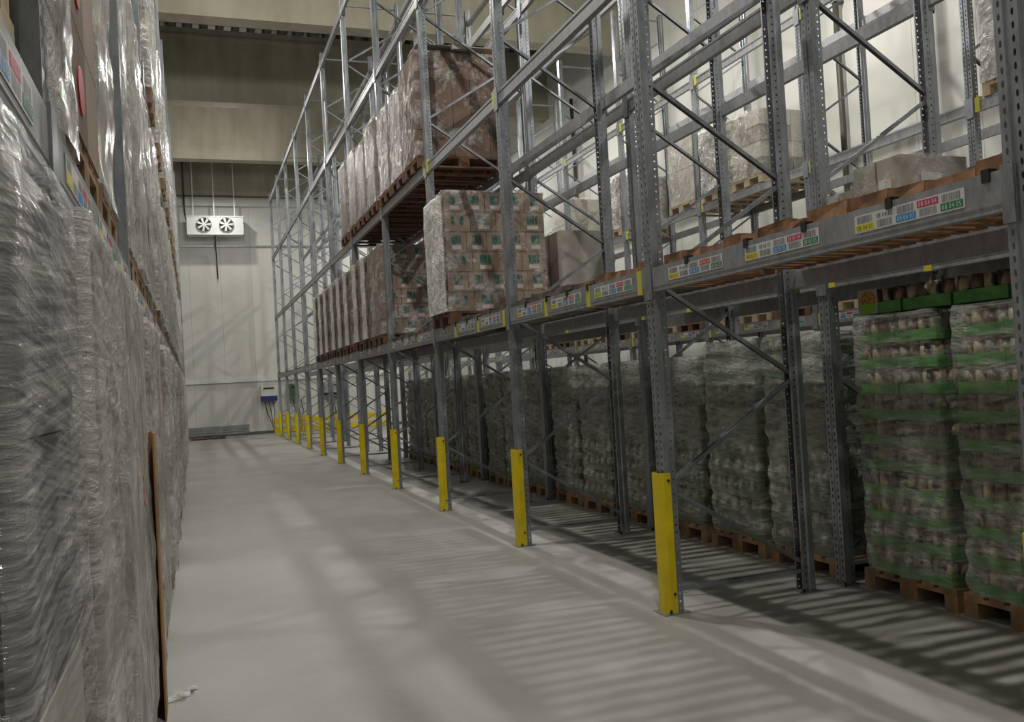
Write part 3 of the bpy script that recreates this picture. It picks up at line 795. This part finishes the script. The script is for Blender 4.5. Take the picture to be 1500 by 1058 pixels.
# --- side-wall rack
WL = [wrapped(dict(size=(1.2, 0.8, 1.2), n=(2, 2, 4), mats=[MT['bag_light'], MT['bag_light']], seed=41, film=MT['film_face'], amp=0.015)),
      wrapped(dict(size=(1.2, 0.8, 1.05), n=(3, 2, 7), mats=[MT['carton'], MT['carton_grey']], seed=42, film=MT['film_white'], amp=0.015)),
      wrapped(dict(size=(1.2, 0.8, 1.0), n=(2, 2, 4), mats=[MT['carton_grey'], MT['bag_light']], seed=43, film=MT['film_face'], amp=0.015)),
      wrapped(dict(size=(1.2, 0.8, 1.7), n=(3, 2, 7), mats=[MT['bag_light'], MT['carton_grey']], seed=44, film=MT['film_white'], amp=0.03))]
wst = {}
R3L2 = LEV[1]+0.127; R3L1 = LEV[0]+0.157
for y, t, kind, lab in [(6.45, 3, 'light', 'tall silvery film-wrapped load at the upper right picture edge'),
                  (11.22, 2, 'light', 'pale low load, right end of the high row by the wall'),
                  (12.13, 1, 'light', 'printed carton load in crinkled film, middle of the high row'),
                  (13.2, 0, 'light', 'smooth white wrapped load left of the crinkled carton load'),
                  (15.95, 1, 'light', 'crinkled silver load seen just left of the big front post'),
                  (18.75, 0, 'light', 'white wrapped load farthest left in the high row by the wall')]:
    put_pallet(kind, X3-0.03, y, R3L2, 'pale pallet under the ' + lab, 'pallets high in the side-wall rack')
    place(WL, t, wst, (X3-0.03, y, R3L2+PZ), lab, 'wrapped load', 'loads high in the side-wall rack')
LLW = [wrapped(dict(size=(1.2, 0.84, hh), n=(2, 2, 2), mats=[mt, MT['carton_grey']], seed=s, film=MT['film_face'], amp=0.02)) for s, hh, mt in ((51, 0.3, MT['carton_grey']), (52, 0.42, MT['carton_dark']), (53, 0.35, MT['bag_light']))]
lst = {}
i = 0
for b in range(0, 6):
    for k in range(3):
        y = R3Y+BAY*b+0.08+0.9*k
        put_pallet('light' if (i*7) % 3 else 'dark', X3-0.03, y, R3L1, 'pallet on the low label beam by the side wall, %s of %s bay' % (DW[k], ORD[b]), 'pallets low in the side-wall rack')
        if b == 0 and k == 2 or b == 1 and k == 0:
            small_box(X3, y+0.1, R3L1+PZ, 0.6, 0.5, 0.3, MT['red'] if b == 1 else MT['carton_grey'], ('red' if b == 1 else 'grey') + ' box on the low beam of the side-wall rack', False, 'boxes low in the side-wall rack')
        else:
            place(LLW, i % 3, lst, (X3-0.03, y, R3L1+PZ), 'low wrapped goods by the side wall, %s place of the %s bay' % (DW[k], ORD[b]), 'wrapped load', 'low loads in the side-wall rack')
        i += 1

# ------------------------------------------------------------------ left rack
XL = -0.235
def lcfg(s, film_, mats, n=(3, 2, 5), H=1.88, amp=0.014, res=0.06, D=0.84, W=1.2, core='carton_stack'):
    return wrapped(dict(size=(W, D, H), n=n, mats=[MT[q] for q in mats], seed=s, film=MT[film_], amp=amp, res=res, core=core))
LLo = [lcfg(61, 'film_streak', ['bag_light', 'bag'], (2, 1, 4), 1.87, 0.006, 0.03, 0.84, core='sack_stack'),
       lcfg(62, 'film_diag', ['bag_light', 'carton_grey'], (3, 2, 6), 1.91, 0.012, 0.03, 0.78),
       lcfg(63, 'film_grey', ['bag_light', 'carton_grey'], (3, 2, 6), 1.90, 0.012, 0.035, 0.82),
       lcfg(64, 'film_grey', ['carton_grey', 'carton'], (3, 2, 6), 1.9, 0.012, 0.04, 0.78),
       lcfg(65, 'film_white', ['carton', 'carton_dark'], (3, 2, 7), 1.88, 0.02, 0.05, 0.8),
       lcfg(66, 'film_face', ['carton_orange', 'carton'], (3, 2, 6), 1.86, 0.01, 0.06, 0.8),
       lcfg(67, 'film_white', ['red', 'carton_grey'], (3, 2, 8), 1.84, 0.02, 0.06, 0.8)]
_m = MB()
for _k in range(3): _m.quad([(-0.022, 0.34+0.0, 1.03+0.045*_k), (-0.022, 0.42, 1.05+0.045*_k), (-0.022, 0.42, 1.075+0.045*_k), (-0.022, 0.34, 1.055+0.045*_k)])
_m.build('red_arrow_print', MT['red'], LLo[2])
lls = {}
MODS = {0: 'streaked grey film over printed sacks', 1: 'streaked film over pale packs', 2: 'smooth grey film', 3: 'grey film with cardboard showing', 4: 'white crinkled film over brown cartons', 5: 'thin clear film over orange-brown cartons', 6: 'white film over red and grey cartons'}
def left(y, z, t, where, off=0.0, kind='wood'):
    put_pallet(kind, XL-0.02+off, y+0.02, z, 'pallet under the load with %s, %s' % (MODS[t].split(' over')[0].split(' with')[0], where), 'pallets of the left rack', True)
    D = {0: 0.84, 1: 0.78, 2: 0.82, 3: 0.78, 4: 0.8, 5: 0.8, 6: 0.8}[t]
    place(LLo, t, lls, (XL+off, y, z+PZ), 'load in %s, %s' % (MODS[t] if y < 5.1 else MODS[t].split(' over')[0].split(' with')[0], where), 'wrapped load', 'wrapped loads of the left rack', True, D)
left(0.50, 0, 0, 'on the floor at the very left edge', -0.02)
left(1.37, 0, 0, 'on the floor, big one lower left', 0.0)
left(2.385, 0, 1, 'on the floor, second from the left edge', 0.0)
left(3.22, 0, 2, 'on the floor, third from the left edge', 0.015)
left(4.12, 0, 3, 'on the floor beside the brown corner strip', 0.0)
seq = [4, 3, 5, 4, 1, 4, 5, 3, 4, 6, 4, 5, 1, 4, 3, 6, 4, 5, 4, 3, 6, 4, 5, 4]
rl = random.Random(5)
i = 0
for b in range(1, 9):
    for k in range(3):
        left(LY+BAY*b+0.08+0.87*k, 0, seq[i], 'floor level, %s in the %s left bay' % (DW[k], ORD[b+1]), rl.uniform(-0.02, 0.02)); i += 1
# brown cardboard edge protector standing at the fifth load's corner
m = MB(); m.extrude([(0, 0), (0.008, 0), (0.008, 0.22), (-0.10, 0.22), (-0.10, 0.212), (0.0, 0.212)], 0, 1.42, closed=True)
_o = m.build('edge_protector', MT['carton_orange']); _o.location = (XL+0.025, 4.76, 0.0); tag(_o, 'brown cardboard edge protector standing at the aisle corner of the left loads', 'cardboard strip')
# low level above: loads on the first beams
LU = LEV[0]+0.157
LUp = [lcfg(71, 'film_grey', ['bag_light', 'carton_grey'], (3, 2, 5), 1.72, 0.014, 0.04, 0.8),
       lcfg(72, 'film_white', ['carton', 'carton_grey'], (3, 2, 5), 1.7, 0.014, 0.05, 0.8),
       lcfg(73, 'film_white', ['red', 'carton_grey'], (3, 2, 8), 1.5, 0.014, 0.06, 0.8)]
lus = {}
XLU = -0.292
LUp.append(lcfg(74, 'film_grey', ['bag_light', 'carton_grey'], (3, 1, 5), 1.72, 0.014, 0.035, 0.4))
for nm, k in (('nearest', -1),):
    for q, y in enumerate((0.4, 1.35)):
        for s in range(3 if q else 2):
            put_pallet('light', XLU-0.04-0.01*s, y+0.01*s, LU+0.146*s, 'pale empty pallet at the upper left corner, %s of the %s pile' % (('lowest', 'middle', 'topmost')[s], ('nearest', 'farther')[q]), 'empty pallets upper left', True)
# carton column with red roundels (unwrapped)
def roundel_load():
    r = empty('carton_load'); h = 0.34
    for k in range(5):
        for j in range(2):
            for i in range(2):
                m = MB(); m.box(i*0.6+0.003, i*0.6+0.597, j*0.37+0.003, j*0.37+0.367, 0.002, h-0.004)
                c = m.build('carton', MT['carton_dark'] if j else MT['carton'], r); c.location = (0, 0, k*h)
                if i == 0 and j == 1:
                    d = MB(); d.tube((-0.002, 0.54, h*0.45), (0.0035, 0.54, h*0.45), 0.075, 20); d.build('red_roundel', MT['red'], c)
    return r
_o = roundel_load(); _o.rotation_euler = (0, 0, math.pi); _o.location = (XLU, 2.85+0.74, LU+PZ)
tag(_o, 'unwrapped brown carton column with red roundels between white wrapped loads, upper left', 'carton stack')
put_pallet('wood', XLU-0.01, 2.82, LU, 'pallet under the brown carton column with red roundels', 'pallets of the left rack upper level', True)
rest = [(2.40, 3, 'just behind the near left post'), (3.64, 0, 'just right of the brown carton column')]
for b in range(1, 9):
    for k in range(3): rest.append((LY+BAY*b+0.08+0.87*k, (0, 1, 0, 1, 2, 1)[(b*3+k) % 6] if b > 2 else (0, 1)[(b+k) % 2], '%s in the %s left bay' % (DW[k], ORD[b+1])))
for y, t, where in rest:
    if t != 3: put_pallet('wood', XLU-0.01, y, LU, 'pallet on the left rack beam, under the load ' + where, 'pallets of the left rack upper level', True)
    place(LUp, t, lus, (XLU+rl.uniform(-0.01, 0.02), y, LU+PZ if t != 3 else LU+0.002), '%s load on the left rack beam, %s' % (('grey wrapped', 'white wrapped', 'red and white', 'narrow grey wrapped')[t], where), 'wrapped load', 'wrapped loads on the left rack beams', True, 0.4 if t == 3 else 0.8)
# second level of the left rack, only its far part is in view
for b in range(2, 9):
    for k in range(3):
        y = LY+BAY*b+0.08+0.87*k
        if (b+k) % 2:
            put_pallet('wood', XL-0.02, y, LEV[1]+0.127, 'pallet high in the left rack, %s place of the %s bay' % (DW[k], ORD[b+1]), 'pallets high in the left rack', True)
            place(LUp, (b+k) % 2, lus, (XL-0.02, y, LEV[1]+0.127+PZ), 'wrapped load high in the left rack, %s place of the %s bay' % (DW[k], ORD[b+1]), 'wrapped load', 'loads high in the left rack', True)

# ------------------------------------------------------------------ cooler, charger, barriers, stored uprights at the far end
cy = WALLY-0.85
r = empty('evaporator_cooler', (0.0, cy, 7.72)); m = MB()
m.box(0, 2.05, 0.0, 0.6, 0.02, 0.72); m.box(-0.02, 2.07, -0.02, 0.62, 0.68, 0.72); m.box(0.02, 2.03, -0.04, 0.0, 0, 0.03); m.build('housing', MT['white'], r)
for cx in (0.62, 1.43):
    f = MB(); f.tube((cx, -0.005, 0.38), (cx, -0.06, 0.38), 0.27, 28, 0, False); f.tube((cx, -0.002, 0.38), (cx, -0.006, 0.38), 0.262, 28)
    fo = f.build('fan_ring', MT['black'], r)
    b = MB()
    for k in range(7):
        a = k*2*math.pi/7; p = Vector((cx, -0.035, 0.38)); d = Vector((math.cos(a), 0, math.sin(a))); t = Vector((-math.sin(a), 0, math.cos(a)))
        b.quad([p+d*0.05-t*0.02, p+d*0.25-t*0.03+Vector((0, 0.01, 0)), p+d*0.25+t*0.06+Vector((0, -0.015, 0)), p+d*0.05+t*0.03])
    b.tube((cx, -0.05, 0.38), (cx, -0.02, 0.38), 0.06, 12); b.build('fan_blades', MT['white'], fo)
for cx in (0.25, 1.0, 1.75):
    b = MB(); b.box(cx-0.02, cx+0.02, 0.1, 0.14, 0.72, 3.54); b.build('hanger', MT['white'], r)
b = MB(); b.path([(0.02, 0.3, 0.5), (-0.06, 0.3, 0.9), (-0.06, 0.3, 1.6), (-0.06, 0.15, 3.54)], 0.035, 8); b.build('refrigerant_pipe', MT['pipe'], r)
b = MB(); b.path([(1.0, 0.3, 0.02), (1.0, 0.32, -0.3), (1.03, 0.7, -0.6), (1.05, 0.76, -1.6)], 0.025, 8); b.build('drain_hose', MT['pipe'], r)
tag(r, 'white ceiling evaporator cooler with two round fans on the far wall', 'cooler')
def charger(x, lab, wmul=1.0, cols=('white', 'blue')):
    r = empty('battery_charger', (x, WALLY-0.32, 1.28)); m = MB()
    m.box(0, 0.62*wmul, 0, 0.3, 0.2, 0.62); m.build('case', MT[cols[0]], r)
    m = MB(); m.box(-0.005, 0.625*wmul, -0.008, 0.3, 0, 0.2); m.build('lower_case', MT[cols[1]], r)
    m = MB(); m.box(0.1, 0.5*wmul, -0.012, 0, 0.47, 0.53); m.build('display', MT['black'], r)
    for k in range(3):
        m = MB(); x0 = 0.15+0.15*k
        m.path([(x0, 0.15, 0), (x0+0.05, -0.1, -0.4), (x0+0.18-0.1*k, -0.15, -0.8), (x0+0.3-0.12*k, -0.1, -1.2)], 0.015, 6); m.build('cable', MT['black'], r)
    return tag(r, lab, 'charger', 'battery chargers on the far wall')
charger(2.42, 'white and blue battery charger box on the far wall left of the rack end')
charger(3.5, 'dark green charger box on the far wall seen between the rack posts', 0.6, ('tray_dull', 'tray_dull'))
charger(4.9, 'grey charger box on the far wall behind the rack posts', 1.0, ('carton_grey', 'black'))
for k in range(4):
    x = 2.75+1.1*k
    r = empty('floor_barrier', (x, 34.3, 0)); m = MB()
    for z in (0.1, 0.42): m.box(0.02, 1.05, 0.03, 0.09, z, z+0.2)
    m.build('rail', MT['yellow'], r)
    for px in (0, 0.99):
        m = MB(); m.box(px, px+0.08, 0, 0.12, 0, 0.68); m.build('leg', MT['yellow'], r)
    tag(r, 'low yellow floor barrier at the far wall, %s from the aisle' % ORD[k], 'barrier', 'yellow barriers at the far wall')
put_pallet('dark', -0.2, 34.6, 0, 'dark pallet under the stored steel rack posts by the far wall', 'pallets at the far wall')
for k in range(9):
    row, c = divmod(k, 3)
    m = MB(); zz = 0.146+row*0.112
    m.box(-0.75+0.1*row, 1.75+0.07*c, 34.62+0.2*c, 34.72+0.2*c, zz, zz+0.085); m.box(-0.75+0.1*row, 1.752+0.07*c, 34.61+0.2*c, 34.62+0.2*c, zz+0.03, zz+0.06)
    tag(m.build('stored_post', MT['steel']), 'spare grey steel post lying by the far wall, %s row, %s in it' % (('lowest', 'middle', 'top')[row], ('nearest', 'middle', 'farthest')[c]), 'steel post', 'stored steel posts')
# ------------------------------------------------------------------ small strips of film hanging off loads
for k, (x, y, z, s, lab) in enumerate([(XL+0.0, 5.02, 0.02, 0.12, 'small torn piece of film on the floor at the left loads')]):
    m = MB(); 
    for i in range(4): m.quad([(x+0.02*i, y+0.05*i, z*(i % 2)+0.002), (x+0.02*i+s, y+0.05*i+0.02, 0.002+0.02*((i+1) % 2)), (x+0.02*i+s, y+0.05*(i+1)+0.02, 0.003+0.015*(i % 2)), (x+0.02*(i+1), y+0.05*(i+1), z*((i+1) % 2)+0.002)])
    tag(m.build('torn_film', MT['film_white']), lab, 'plastic scrap')
